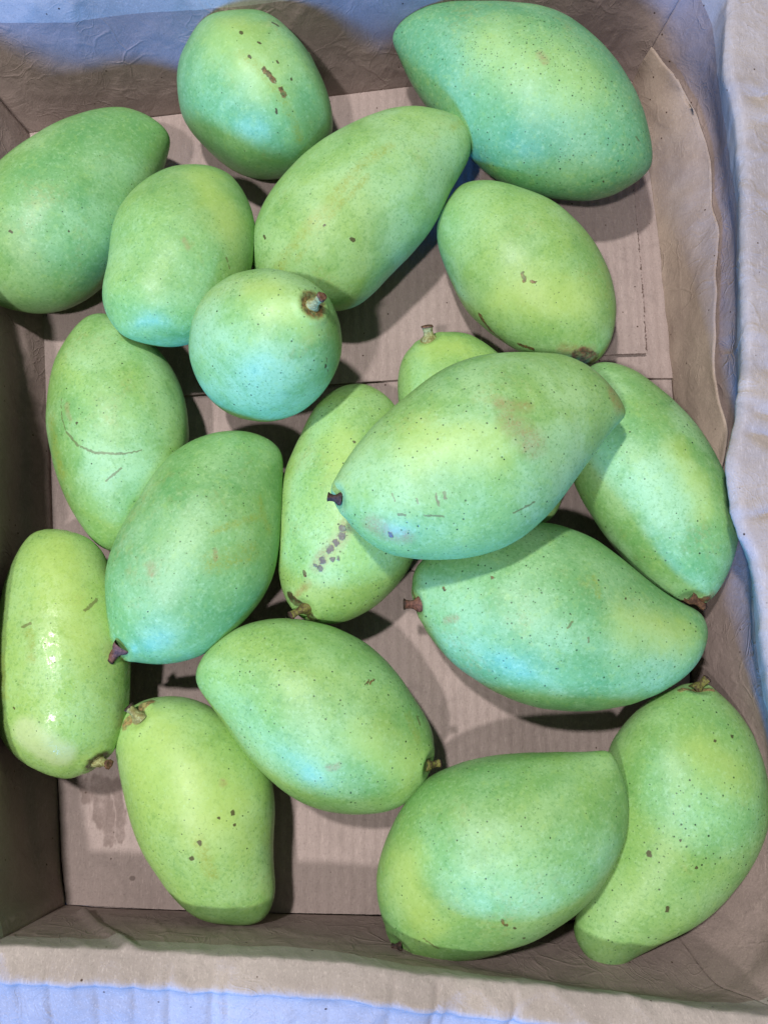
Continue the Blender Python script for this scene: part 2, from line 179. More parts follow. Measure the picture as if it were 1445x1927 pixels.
[[-0.12949, 0.37887, 0], [-0.13158, 0.38476, 0.045], [-0.13335, 0.39167, 0.09]],
[[-0.05834, 0.39041, 0], [-0.05928, 0.39532, 0.045], [-0.06251, 0.40132, 0.09]],
[[-0.0077, 0.3993, 0], [-0.00748, 0.40639, 0.045], [-0.00723, 0.4104, 0.09]],
[[0.04738, 0.40888, 0], [0.04864, 0.41541, 0.045], [0.04902, 0.4174, 0.09]],
[[0.1258, 0.41902, 0], [0.12994, 0.42276, 0.045], [0.12871, 0.42783, 0.09]],
[[0.17505, 0.4243, 0], [0.17909, 0.42682, 0.045], [0.18052, 0.43213, 0.09]],
[[0.19731, 0.41652, 0], [0.19967, 0.41797, 0.04], [0.20955, 0.42966, 0.09]]], 'right': [
[[0.19731, 0.41652, 0], [0.19967, 0.41797, 0.04], [0.20955, 0.42966, 0.09]],
[[0.19986, 0.39741, 0], [0.21361, 0.40257, 0.035], [0.22129, 0.40751, 0.09]],
[[0.20195, 0.37228, 0], [0.22703, 0.37897, 0.035], [0.22045, 0.38338, 0.09]],
[[0.20461, 0.34557, 0], [0.23357, 0.34669, 0.038], [0.21725, 0.35427, 0.09]],
[[0.20689, 0.30939, 0], [0.23249, 0.30299, 0.042], [0.21988, 0.32052, 0.09]],
[[0.2083, 0.27801, 0], [0.23136, 0.27074, 0.05], [0.21908, 0.27789, 0.09]],
[[0.20948, 0.23978, 0], [0.22444, 0.22358, 0.06], [0.21543, 0.22842, 0.09]],
[[0.21071, 0.19898, 0], [0.21917, 0.17893, 0.06], [0.21185, 0.18022, 0.09]],
[[0.21071, 0.16652, 0], [0.22498, 0.14875, 0.055], [0.20497, 0.13995, 0.09]],
[[0.20976, 0.13139, 0], [0.22499, 0.11583, 0.055], [0.1975, 0.11374, 0.09]],
[[0.20884, 0.09722, 0], [0.22333, 0.08535, 0.055], [0.19933, 0.08413, 0.09]],
[[0.20794, 0.06399, 0], [0.21986, 0.05481, 0.055], [0.20643, 0.05944, 0.09]],
[[0.20648, 0.01579, 0], [0.21679, 0.00989, 0.055], [0.20794, 0.00783, 0.09]],
[[0.20443, -0.03051, 0], [0.22391, -0.03535, 0.055], [0.21053, -0.03752, 0.09]],
[[0.19988, -0.0721, 0], [0.22612, -0.07744, 0.055], [0.21147, -0.08317, 0.09]],
[[0.19051, -0.10083, 0], [0.21834, -0.1128, 0.055], [0.2121, -0.11996, 0.09]],
[[0.17393, -0.11759, 0], [0.1844, -0.14171, 0.055], [0.20446, -0.14474, 0.09]]], 'front': [
[[0.17393, -0.11759, 0], [0.1844, -0.14171, 0.055], [0.20446, -0.14474, 0.09]],
[[0.13542, -0.12607, 0], [0.13072, -0.14129, 0.06], [0.13371, -0.13709, 0.09]],
[[0.07533, -0.12429, 0], [0.07743, -0.13346, 0.06], [0.0853, -0.13047, 0.09]],
[[0.02026, -0.12204, 0], [0.03078, -0.12621, 0.06], [0.03707, -0.12476, 0.09]],
[[-0.04313, -0.12025, 0], [-0.02568, -0.11874, 0.045], [-0.00614, -0.11979, 0.09]],
[[-0.10155, -0.11799, 0], [-0.08142, -0.11563, 0.045], [-0.05857, -0.11648, 0.09]],
[[-0.13347, -0.11656, 0], [-0.12221, -0.11393, 0.045], [-0.10589, -0.11282, 0.09]],
[[-0.15234, -0.11473, 0], [-0.15363, -0.11235, 0.045], [-0.15736, -0.11087, 0.09]]], 'left': [
[[-0.15234, -0.11473, 0], [-0.15363, -0.11235, 0.045], [-0.15736, -0.11087, 0.09]],
[[-0.15674, -0.09221, 0], [-0.16655, -0.09158, 0.024], [-0.16304, -0.08879, 0.09]],
[[-0.16109, -0.05271, 0], [-0.1754, -0.05291, 0.023], [-0.16907, -0.05237, 0.09]],
[[-0.16966, 0.03059, 0], [-0.18543, 0.02964, 0.024], [-0.17938, 0.02497, 0.09]],
[[-0.17843, 0.10698, 0], [-0.19236, 0.10543, 0.021], [-0.1884, 0.0954, 0.09]],
[[-0.18506, 0.16759, 0], [-0.19847, 0.1652, 0.021], [-0.1961, 0.15957, 0.09]],
[[-0.19202, 0.23128, 0], [-0.20715, 0.22582, 0.022], [-0.21017, 0.21862, 0.09]],
[[-0.19972, 0.29064, 0], [-0.23164, 0.28389, 0.034], [-0.22854, 0.29722, 0.09]],
[[-0.21282, 0.36265, 0], [-0.23099, 0.37396, 0.042], [-0.23707, 0.38644, 0.09]]]},
'floor': {'stain': [
[
[[-0.14699, -0.05134, 0], [-0.14556, -0.05852, 0]],
12],
[
[[-0.14026, -0.04994, 0], [-0.13716, -0.07278, 0]],
13],
[
[[-0.13372, -0.04997, 0], [-0.13065, -0.08183, 0]],
11],
[
[[-0.12746, -0.04999, 0], [-0.12481, -0.08131, 0]],
9],
[
[[-0.13798, -0.05283, 0], [-0.12757, -0.05288, 0]],
16]], 'dot': [-0.11708, -0.1014, 0], 'perf_shade': [[0.19161, 0.34314, 0.003], [0.192, 0.31508, 0.003], [0.19299, 0.2915, 0.003], [0.19336, 0.2645, 0.003], [0.19336, 0.23803, 0.003], [0.19322, 0.21503, 0.003]], 'B': [[-0.20162, 0.16941, 0.002], [-0.15025, 0.17506, 0.002], [-0.09493, 0.18155, 0.002], [-0.03212, 0.1879, 0.002], [0.03169, 0.19362, 0.002], [0.11695, 0.19583, 0.002], [0.16876, 0.1971, 0.002], [0.21054, 0.19783, 0.002], [0.20939, 0.2202, 0.002], [0.20832, 0.25392, 0.002], [0.2073, 0.28465, 0.002], [0.20588, 0.31609, 0.002], [0.20416, 0.3442, 0.002], [0.20287, 0.38544, 0.002], [0.19869, 0.41922, 0.002], [0.12542, 0.42077, 0.002], [0.04721, 0.40936, 0.002], [-0.05817, 0.39092, 0.002], [-0.16397, 0.3729, 0.002], [-0.21561, 0.36309, 0.002]], 'A': [[0.08408, 0.20805, 0.006], [0.11661, 0.21011, 0.006], [0.15793, 0.21089, 0.006], [0.19096, 0.21298, 0.006], [0.19149, 0.23658, 0.006], [0.19148, 0.26288, 0.006], [0.19111, 0.28972, 0.006], [0.19084, 0.31318, 0.006], [0.19045, 0.34107, 0.006], [0.18936, 0.38193, 0.006], [0.18731, 0.40912, 0.006], [0.12425, 0.41314, 0.006], [0.08717, 0.40755, 0.006]], 'Cc': [[-0.17774, 0.07679, 0.002], [-0.11192, 0.07405, 0.002], [-0.04867, 0.0719, 0.002], [0.0409, 0.07054, 0.002], [0.11223, 0.07034, 0.002], [0.20683, 0.06864, 0.002], [0.20565, 0.01573, 0.002], [0.20361, -0.03039, 0.002], [0.19908, -0.07181, 0.002], [0.18974, -0.10043, 0.002], [0.17324, -0.11712, 0.002], [0.13488, -0.12556, 0.002], [0.07503, -0.1238, 0.002], [0.02018, -0.12155, 0.002], [-0.04296, -0.11977, 0.002], [-0.10115, -0.11751, 0.002], [-0.15171, -0.11454, 0.002], [-0.15611, -0.09184, 0.002], [-0.16104, -0.0525, 0.002], [-0.16774, 0.01521, 0.002]]},
'creases': [
[
[[-0.2098, 0.37086, 0.062], [-0.18972, 0.37184, 0.066], [-0.16455, 0.37584, 0.068], [-0.14555, 0.37923, 0.07], [-0.1138, 0.38076, 0.073], [-0.09792, 0.38216, 0.075]],
0.0015,
0.0022],
[
[[-0.19491, 0.36489, 0.05], [-0.16439, 0.37422, 0.058], [-0.14373, 0.37822, 0.065], [-0.10457, 0.37909, 0.072]],
0.0012,
0.002],
[
[[-0.18401, 0.36635, 0.025], [-0.1616, 0.37026, 0.045], [-0.13976, 0.374, 0.055], [-0.1153, 0.37675, 0.065]],
-0.001,
0.002],
[
[[-0.05246, 0.39689, 0.065], [-0.02005, 0.3974, 0.07], [0.01832, 0.39924, 0.075]],
0.001,
0.002],
[
[[0.21358, 0.20452, 0], [0.21985, 0.20301, 0.03], [0.22032, 0.19524, 0.06]],
-0.0018,
0.004],
[
[[0.20992, 0.17903, 0], [0.21629, 0.17339, 0.04]],
-0.0012,
0.003],
[
[[0.21681, 0.26918, 0.03], [0.2242, 0.28121, 0.035], [0.22527, 0.35307, 0.03]],
0.001,
0.004],
[
[[-0.13759, -0.11492, 0.02], [-0.12199, -0.11509, 0.05], [-0.10768, -0.11354, 0.07], [-0.09582, -0.11284, 0.088]],
0.003,
0.003],
[
[[-0.16398, -0.03615, 0.06], [-0.16187, -0.05762, 0.05], [-0.15898, -0.08136, 0.03], [-0.15772, -0.09574, 0.01]],
0.002,
0.003],
[
[[-0.16092, -0.10831, 0.07], [-0.15706, -0.10861, 0.04], [-0.15404, -0.11145, 0]],
0.002,
0.006],
[
[[-0.16192, -0.09788, 0.07], [-0.15772, -0.10112, 0.04], [-0.1559, -0.10355, 0.005]],
-0.002,
0.008],
[
[[0.04734, -0.12263, 0.085], [0.06204, -0.12349, 0.085], [0.0767, -0.12637, 0.085], [0.0951, -0.12768, 0.08], [0.1209, -0.12856, 0.06]],
0.003,
0.0025],
[
[[-0.21779, 0.36281, 0.04], [-0.21458, 0.3692, 0.02], [-0.21335, 0.36868, 0]],
0.0015,
0.003]],
'cam': {'R': [[0.99899, 0, 0.04493], [-0.00946, 0.97759, 0.2103], [-0.04392, -0.21051, 0.9766]], 'lens': 38.98962, 'C': [0, 0, 0.5]}}
S = bpy.context.scene
COL = S.collection
# ---------------------------------------------------------------- camera
cd = bpy.data.cameras.new('camera'); cam = bpy.data.objects.new('camera', cd); COL.objects.link(cam)
Rc = Matrix(DATA['cam']['R']).transposed()
cam.matrix_world = Matrix.Translation(DATA['cam']['C']) @ Rc.to_4x4()
cd.sensor_fit = 'HORIZONTAL'; cd.sensor_width = 36; cd.lens = DATA['cam']['lens']; cd.clip_start = .01; cd.clip_end = 100
S.camera = cam
# ---------------------------------------------------------------- ambient light of the room
w = bpy.data.worlds.new('World'); S.world = w; w.use_nodes = True
bg = w.node_tree.nodes['Background']; bg.inputs[0].default_value = (.88, .93, 1.0, 1); bg.inputs[1].default_value = .115
# ---------------------------------------------------------------- lamps: two ceiling lamps and one bluish window
def lamp(name, d, dist, size, power, col, shape='DISK', sy=None, tgt=(0, .05, .03)):
    l = bpy.data.lights.new(name, 'AREA'); l.shape = shape; l.size = size
    if sy: l.size_y = sy
    l.energy = power; l.color = col
    o = bpy.data.objects.new(name, l); COL.objects.link(o)
    d = Vector(d).normalized(); o.location = Vector(tgt) + d * dist
    o.rotation_euler = d.to_track_quat('Z', 'Y').to_euler()
    return o
lamp('ceiling_lamp', (-.25, .24, 1), 1.8, .10, 26, (1, .965, .92))
lamp('ceiling_lamp', (-.28, -.36, 1), 1.8, .09, 18.5, (1, .97, .93))
lamp('window_light', (-.36, -.90, .31), 2.2, .62, 104, (.035, .28, .95), 'RECTANGLE', .34)
S.view_settings.view_transform = 'Standard'; S.view_settings.look = 'None'
S.view_settings.exposure = 0; S.view_settings.gamma = 1
# ---------------------------------------------------------------- node helpers
def srgb(r, g, b):
    f = lambda c: (c/255/12.92) if c/255 <= .04045 else ((c/255+.055)/1.055)**2.4
    return (f(r), f(g), f(b), 1)
class NT:
    def __init__(s, nt): s.nt = nt
    def n(s, t, **k):
        x = s.nt.nodes.new(t)
        for a, b in k.items(): setattr(x, a, b)
        return x
    def put(s, sock, v):
        if isinstance(v, bpy.types.NodeSocket): s.nt.links.new(v, sock)
        else: sock.default_value = v
    def math(s, op, a, b=0., c=None, clamp=False):
        x = s.n('ShaderNodeMath', operation=op); x.use_clamp = clamp
        s.put(x.inputs[0], a); s.put(x.inputs[1], b)
        if c is not None: s.put(x.inputs[2], c)
        return x.outputs[0]
    def vm(s, op, a, b=None, scale=None):
        x = s.n('ShaderNodeVectorMath', operation=op); s.put(x.inputs[0], a)
        if b is not None: s.put(x.inputs[1], b)
        if scale is not None: s.put(x.inputs['Scale'], scale)
        return x.outputs['Value'] if op in ('DOT_PRODUCT', 'LENGTH', 'DISTANCE') else x.outputs[0]
    def noise(s, vec, scale, detail=3., rough=.5, dist=0.):
        x = s.n('ShaderNodeTexNoise'); s.put(x.inputs['Vector'], vec); x.inputs['Scale'].default_value = scale
        x.inputs['Detail'].default_value = detail; x.inputs['Roughness'].default_value = rough; x.inputs['Distortion'].default_value = dist
        return x
    def vor(s, vec, scale, feature='F1', rnd=1.):
        x = s.n('ShaderNodeTexVoronoi'); x.feature = feature; s.put(x.inputs['Vector'], vec); x.inputs['Scale'].default_value = scale
        x.inputs['Randomness'].default_value = rnd
        return x
    def ramp(s, v, lo, hi, a=0., b=1.):
        x = s.n('ShaderNodeMapRange'); x.interpolation_type = 'SMOOTHSTEP'; s.put(x.inputs[0], v)
        x.inputs[1].default_value = lo; x.inputs[2].default_value = hi; x.inputs[3].default_value = a; x.inputs[4].default_value = b
        return x.outputs[0]
    def mix(s, f, a, b, blend='MIX'):
        x = s.n('ShaderNodeMix', data_type='RGBA', blend_type=blend); s.put(x.inputs[0], f); s.put(x.inputs[6], a); s.put(x.inputs[7], b)
        return x.outputs[2]
    def bump(s, h, dist, strength=1., normal=None):
        x = s.n('ShaderNodeBump'); s.put(x.inputs['Height'], h); x.inputs['Distance'].default_value = dist; x.inputs['Strength'].default_value = strength
        if normal: s.put(x.inputs['Normal'], normal)
        return x.outputs[0]
# capsule distance group: distance from a point to a segment, in radii
def capsule_group():
    g = bpy.data.node_groups.new('capsule', 'ShaderNodeTree')
    for nm, t in (('P', 'NodeSocketVector'), ('A', 'NodeSocketVector'), ('BA', 'NodeSocketVector'), ('K', 'NodeSocketFloat'), ('R', 'NodeSocketFloat')):
        g.interface.new_socket(nm, in_out='INPUT', socket_type=t)
    g.interface.new_socket('D', in_out='OUTPUT', socket_type='NodeSocketFloat')
    t = NT(g); i = t.n('NodeGroupInput'); o = t.n('NodeGroupOutput')
    pa = t.vm('SUBTRACT', i.outputs[0], i.outputs[1])
    h = t.math('MULTIPLY', t.vm('DOT_PRODUCT', pa, i.outputs[2]), i.outputs[3], clamp=True)
    q = t.vm('SUBTRACT', pa, t.vm('SCALE', i.outputs[2], scale=h))
    t.put(o.inputs[0], t.math('MULTIPLY', t.vm('LENGTH', q), i.outputs[4]))
    return g
CAP = capsule_group()
def capmask(t, P, a, b, r):
    x = t.n('ShaderNodeGroup'); x.node_tree = CAP; t.put(x.inputs[0], P)
    ba = [b[i]-a[i] for i in range(3)]; bb = sum(v*v for v in ba)
    x.inputs[1].default_value = a; x.inputs[2].default_value = ba; x.inputs[3].default_value = 1/max(bb, 1e-9); x.inputs[4].default_value = 1/r
    return x.outputs[0]
KIND = { # colour, strength, ragged warp(m), granular
 'spot': ((62, 42, 26), .85, .0007, 0), 'scab': ((122, 78, 46), .9, .0010, .35), 'scab2': ((105, 74, 62), .62, .0007, .4), 'purple': ((78, 64, 72), .85, .0013, .3),
 'olive': ((140, 156, 62), .62, .0016, .9), 'brown': ((150, 122, 84), .60, .0022, .7), 'red': ((116, 66, 52), .9, .0012, .4), 'dark': ((74, 46, 30), .92, .0012, .4),
 'tan': ((172, 128, 92), .85, .0009, .4), 'scratch': ((92, 84, 48), .65, .0007, 0), 'yellow': ((182, 206, 104), .40, .006, 0), 'pale': ((196, 214, 170), .55, .001, 0)}
def skin_material(m, idx):
    mat = bpy.data.materials.new('mango_skin'); mat.use_nodes = True; nt = mat.node_tree; t = NT(nt)
    bs = nt.nodes['Principled BSDF']
    tc = t.n('ShaderNodeTexCoord'); P0 = tc.outputs['Object']
    P = t.vm('ADD', P0, (idx*.731, idx*.377, idx*1.13))
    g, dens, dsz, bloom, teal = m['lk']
    big = t.noise(P, 16, 2, .5, .6).outputs[0]; midn = t.noise(P, 55, 4, .6, .3).outputs[0]; fine = t.noise(P, 420, 3, .7).outputs[0]
    green = srgb(98, 154, 88); yel = srgb(150, 188, 104); deep = srgb(72, 130, 62); pale = srgb(172, 212, 160)
    f = t.math('ADD', t.math('MULTIPLY_ADD', big, 1.2, -.6), g)
    f = t.math('ADD', f, t.math('MULTIPLY_ADD', midn, .7, -.35), clamp=True)
    c = t.mix(f, green, yel)
    c = t.mix(t.ramp(t.noise(P, 30, 3, .6, .3).outputs[0], .55, .8, 0, .38), c, deep)
    # waxy bloom in broad wiped patches
    bl = t.ramp(t.noise(t.vm('ADD', P, (3.3, 1.7, 0)), 26, 5, .62, .4).outputs[0], .40, .66, 0, (.20+.50*bloom))
    c = t.mix(bl, c, pale)
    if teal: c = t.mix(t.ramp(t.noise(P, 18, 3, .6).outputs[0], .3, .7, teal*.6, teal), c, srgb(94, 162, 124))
    c = t.mix(t.math('MULTIPLY', t.ramp(t.noise(t.vm('ADD', P, (1, 7, 2)), 24, 4, .65, .5).outputs[0], .54, .74), t.ramp(t.noise(P, 340, 4, .75).outputs[0], .4, .62, 0, .42)), c, srgb(152, 150, 84))
    # fine pale and dark grain of the peel
    c = t.mix(t.ramp(fine, .48, .72, 0, .30), c, pale)
    c = t.mix(t.ramp(t.noise(t.vm('ADD', P, (5, 5, 5)), 190, 4, .7).outputs[0], .50, .72, 0, .38), c, yel)
    c = t.mix(t.ramp(t.noise(t.vm('ADD', P, (8, 2, 5)), 150, 5, .75).outputs[0], .52, .72, 0, .30), c, deep)
    c = t.mix(t.ramp(t.noise(P, 650, 2, .6).outputs[0], .50, .70, 0, .34), c, deep)
    # long marks
    wn = {}
    gran = t.ramp(t.noise(P, 900, 2, .7).outputs[0], .38, .60)
    granb = t.ramp(t.noise(P, 260, 4, .7).outputs[0], .36, .62)
    dots_extra = None; bumps = None
    order = ['yellow', 'pale', 'olive', 'brown', 'tan', 'scab', 'red', 'dark', 'scab2', 'scratch', 'purple', 'spot']
    mk = sorted([k for k in m['mk'] if k[0] != 'dots'], key=lambda k: order.index(k[0]))
    kinds = []
    for k in mk:
        if k[0] not in kinds: kinds.append(k[0])
    if m['n'] in ('m6', 'm15'): kinds = [k for k in kinds if k != 'pale'] + ['pale']
    for kd in kinds:
        colr, st, warp, gr = KIND[kd]
        wv = t.n('ShaderNodeTexNoise'); t.put(wv.inputs['Vector'], P); wv.inputs['Scale'].default_value = max(.22/warp, 430) if kd not in ('yellow', 'brown') else 60; wv.inputs['Detail'].default_value = 3
        off = t.vm('SCALE', t.vm('SUBTRACT', wv.outputs['Color'], (.5, .5, .5)), scale=warp*3)
        Pw = t.vm('ADD', P0, off)
        D = None
        for k in [q for q in mk if q[0] == kd]:
            d = capmask(t, Pw, k[1], k[2], k[3])
            D = d if D is None else t.math('MINIMUM', D, d)
        soft = {'yellow': (.1, 1.5), 'pale': (.5, 1.2), 'olive': (.2, 1.5), 'brown': (.2, 1.5)}.get(kd, (.7, 1.15))
        msk = t.ramp(D, soft[0], soft[1], 1, 0)
        if gr: msk = t.math('MULTIPLY', msk, t.math('MULTIPLY_ADD', t.math('MULTIPLY', gran, granb) if kd in ('olive', 'brown') else granb, gr, 1-gr*.75), clamp=True)
        msk = t.math('MULTIPLY', msk, st)
        cc = srgb(*colr)
        if kd in ('scab', 'dark', 'tan', 'red'): cc = t.mix(t.ramp(t.noise(P, 500, 3).outputs[0], .35, .65), cc, srgb(*[v*.5 for v in colr]))
        c = t.mix(msk, c, cc)
        if kd in ('scab', 'dark', 'tan', 'red', 'purple'): bumps = msk if bumps is None else t.math('MAXIMUM', bumps, msk)
    # lenticels
    def dots(scale, rad, keep, seed, strength, colr, patch):
        nonlocal c
        v = t.vor(t.vm('ADD', P, (seed, seed*.3, seed*.7)), scale)
        rnd = t.n('ShaderNodeSeparateColor'); t.put(rnd.inputs[0], v.outputs['Color'])
        on = t.math('LESS_THAN', rnd.outputs[0], patch)
        rr = t.math('MULTIPLY_ADD', rnd.outputs[1], rad*scale*.6, rad*scale*.55)
        dd = t.math('DIVIDE', v.outputs['Distance'], rr)
        mm = t.math('MULTIPLY', t.math('MULTIPLY', t.ramp(dd, .45, 1.15, 1, 0), on), t.math('MULTIPLY_ADD', rnd.outputs[2], .3*strength, .7*strength))
        c = t.mix(mm, c, colr); return mm
    pn = t.noise(P, 22, 2, .5, .5).outputs[0]
    patch = t.ramp(pn, .36, .62, .25*dens, 1.1*dens)
    halo = dots(240, .0011*dsz, 1, 4.1, .25, pale, patch)
    hb = dots(290, .00060*dsz, 1, 0., 1., srgb(34, 58, 26), patch)
    hb2 = dots(430, .00042, 1, 9., .85, srgb(60, 92, 42), t.math('MULTIPLY', patch, .8))
    dk = [k for k in m['mk'] if k[0] == 'dots']
    if dk:
        D = None
        for k in dk:
            d = capmask(t, P0, k[1], k[2], k[3]); D = d if D is None else t.math('MINIMUM', D, d)
        dots(560, .00050, 1, 2., .85, srgb(64, 92, 62), t.math('MULTIPLY', t.ramp(D, .2, 1.3, 1, 0), .75))
    t.put(bs.inputs['Base Color'], c)
    rg = t.math('MULTIPLY_ADD', midn, .24, .33)
    t.put(bs.inputs['Roughness'], t.math('ADD', rg, t.math('MULTIPLY', bl, .12)))
    if m['n'] == 'm15': t.put(bs.inputs['Roughness'], t.ramp(t.noise(P, 160, 4, .8).outputs[0], .40, .56, .16, .55))
    bs.inputs['Specular IOR Level'].default_value = .5 if m['n'] == 'm15' else .46
    h = t.math('ADD', t.math('MULTIPLY', t.noise(P, 260, 4, .6).outputs[0], .35), t.math('MULTIPLY', t.noise(P, 60, 2, .5).outputs[0], .9))
    h = t.math('SUBTRACT', h, t.math('MULTIPLY', hb, .25))
    if bumps is not None: h = t.math('ADD', h, t.math('MULTIPLY', bumps, t.math('MULTIPLY_ADD', t.noise(P, 700, 3).outputs[0], .9, .1)))
    t.put(bs.inputs['Normal'], t.bump(h, .0005, .55 if m['n'] != 'm15' else .95))
    return mat
def stem_material(kind, idx):
    cols = {'pale': ((158, 164, 112), (126, 120, 72)), 'olive': ((112, 112, 52), (72, 60, 36)), 'red': ((112, 74, 62), (74, 46, 42)), 'brown': ((112, 80, 58), (72, 48, 36)), 'dark': ((66, 46, 38), (36, 24, 22))}[kind]
    mat = bpy.data.materials.new('stem_' + kind); mat.use_nodes = True; t = NT(mat.node_tree); bs = mat.node_tree.nodes['Principled BSDF']
    P = t.n('ShaderNodeTexCoord').outputs['Object']
    n = t.noise(P, 520, 4, .65).outputs[0]
    t.put(bs.inputs['Base Color'], t.mix(t.ramp(n, .38, .62), srgb(*cols[0]), srgb(*cols[1]))); bs.inputs['Roughness'].default_value = .75
    t.put(bs.inputs['Normal'], t.bump(t.noise(P, 700, 4).outputs[0], .0008, .8))
    return mat
STEMM = {k: stem_material(k, 0) for k in ('pale', 'olive', 'red', 'brown', 'dark')}
# ---------------------------------------------------------------- mango geometry
def mesh_obj(name, V, F, mat, parent=None, smooth=True):
    me = bpy.data.meshes.new(name); me.from_pydata([tuple(v) for v in V], [], F)
    me.update()
    if smooth: me.polygons.foreach_set('use_smooth', [True]*len(me.polygons))
    if mat: me.materials.append(mat)
    o = bpy.data.objects.new(name, me); COL.objects.link(o)
    if parent: o.parent = parent
    return o
def cheb(n, x): return np.stack([np.cos(k*np.arccos(np.clip(2*x-1, -1, 1))) for k in range(n)], -1)
NU, NTH = 150, 112
def mango_verts(m):
    x = (1-np.cos(np.linspace(0, np.pi, NU)))/2; th = np.linspace(0, 2*np.pi, NTH, endpoint=False)
    p = np.array(m['p']); a = x**p[3]*(1-x)**p[4]*2**(p[3]+p[4])*(cheb(8, x)@p[5:13]); mid = p[2]+4*x*(1-x)*(cheb(7, x)@p[13:20])
    U = (x-.5)*p[1]+p[0]; off = np.array(m['off'])
    L = np.stack([U[:, None]+0*th, mid[:, None]+a[:, None]*np.cos(th), a[:, None]*m['r']*np.sin(th)], -1)+off
    V = [L[0, 0]]+list(L[1:-1].reshape(-1, 3))+[L[-1, 0]]
    return np.array(V)
def mango_faces():
    F = []; n = NTH
    for j in range(n): F.append((0, 1+(j+1) % n, 1+j))
    for i in range(NU-3):
        b = 1+i*n
        for j in range(n): F.append((b+j, b+(j+1) % n, b+n+(j+1) % n, b+n+j))
    b = 1+(NU-3)*n; e = b+n
    for j in range(n): F.append((b+j, b+(j+1) % n, e))
    return F
MF = mango_faces()
def make_stem(m, parent, idx):
    b, tip, r, c1, c2 = m['st']; b = Vector(b); tip = Vector(tip); ax = (tip-b); L = ax.length; ax.normalize()
    q = ax.to_track_quat('Z', 'Y'); K = 20
    prof = [(-.35, 1.55), (-.05, 1.5), (.10, 1.18), (.28, .86), (.50, .78), (.72, .86), (.90, .98)]
    V = []; F = []
    for i, (z, rr) in enumerate(prof):
        for j in range(K):
            a = 2*math.pi*j/K; k = 1+.12*math.sin(3*a+idx+z*3)+.10*noise.noise(Vector((math.cos(a)*2+idx, math.sin(a)*2, z*3)))
            V.append(b+q @ Vector((math.cos(a)*r*rr*k*.8, math.sin(a)*r*rr*k*.8, z*L)))
    for i in range(len(prof)-1):
        for j in range(K): F.append((i*K+j, i*K+(j+1) % K, (i+1)*K+(j+1) % K, (i+1)*K+j))
    st = mesh_obj('stem', V, F, STEMM[c1], parent)
    prof = [(.86, 1.0), (.94, 1.06), (1.0, .92), (.985, .55), (.95, .25)]
    V = []; F = []
    for i, (z, rr) in enumerate(prof):
        for j in range(K):
            a = 2*math.pi*j/K; k = 1+.12*math.sin(3*a+idx+z*3)+.16*noise.noise(Vector((math.cos(a)*2.5+idx, math.sin(a)*2.5, z*9)))
            V.append(b+q @ Vector((math.cos(a)*r*rr*k*.8, math.sin(a)*r*rr*k*.8, z*L)))
    for i in range(len(prof)-1):
        for j in range(K): F.append((i*K+j, i*K+(j+1) % K, (i+1)*K+(j+1) % K, (i+1)*K+j))
    F.append(tuple((len(prof)-1)*K+j for j in range(K)))
    mesh_obj('cut_end', V, F, STEMM[c2], st)
for idx, m in enumerate(DATA['mangoes']):
    V = mango_verts(m)
    # shallow irregularity of the fruit and the hollow round its stem
    out = []
    cen = V.mean(0)
    sb = Vector(m['st'][0]) if m['st'] else None
    for v in V:
        p = Vector(v); n = (p-Vector(cen)).normalized()
        d = .0005*noise.noise(p*38+Vector((idx*5, 0, 0)))+.00025*noise.noise(p*90+Vector((idx*5, 3, 0)))
        if sb:
            q = (p-sb).length; d -= .0016*math.exp(-(q/.0045)**2)-.0008*math.exp(-((q-.0085)/.0025)**2)
        out.append(p+n*d)
    mat = skin_material(m, idx)
    Bm = Matrix(m['B']).transposed().to_4x4()
    mw = Matrix.Translation(m['loc']) @ Bm
    if m['st']:
        root = bpy.data.objects.new('mango', None); COL.objects.link(root); root.empty_display_size = .02; root.matrix_world = mw
        mesh_obj('fruit_body', out, MF, mat, root); make_stem(m, root, idx)
    else:
        root = mesh_obj('mango', out, MF, mat); root.matrix_world = mw
    root['label'] = m['lb']; root['category'] = 'mango'; root['group'] = 'green mangoes in the cardboard box'
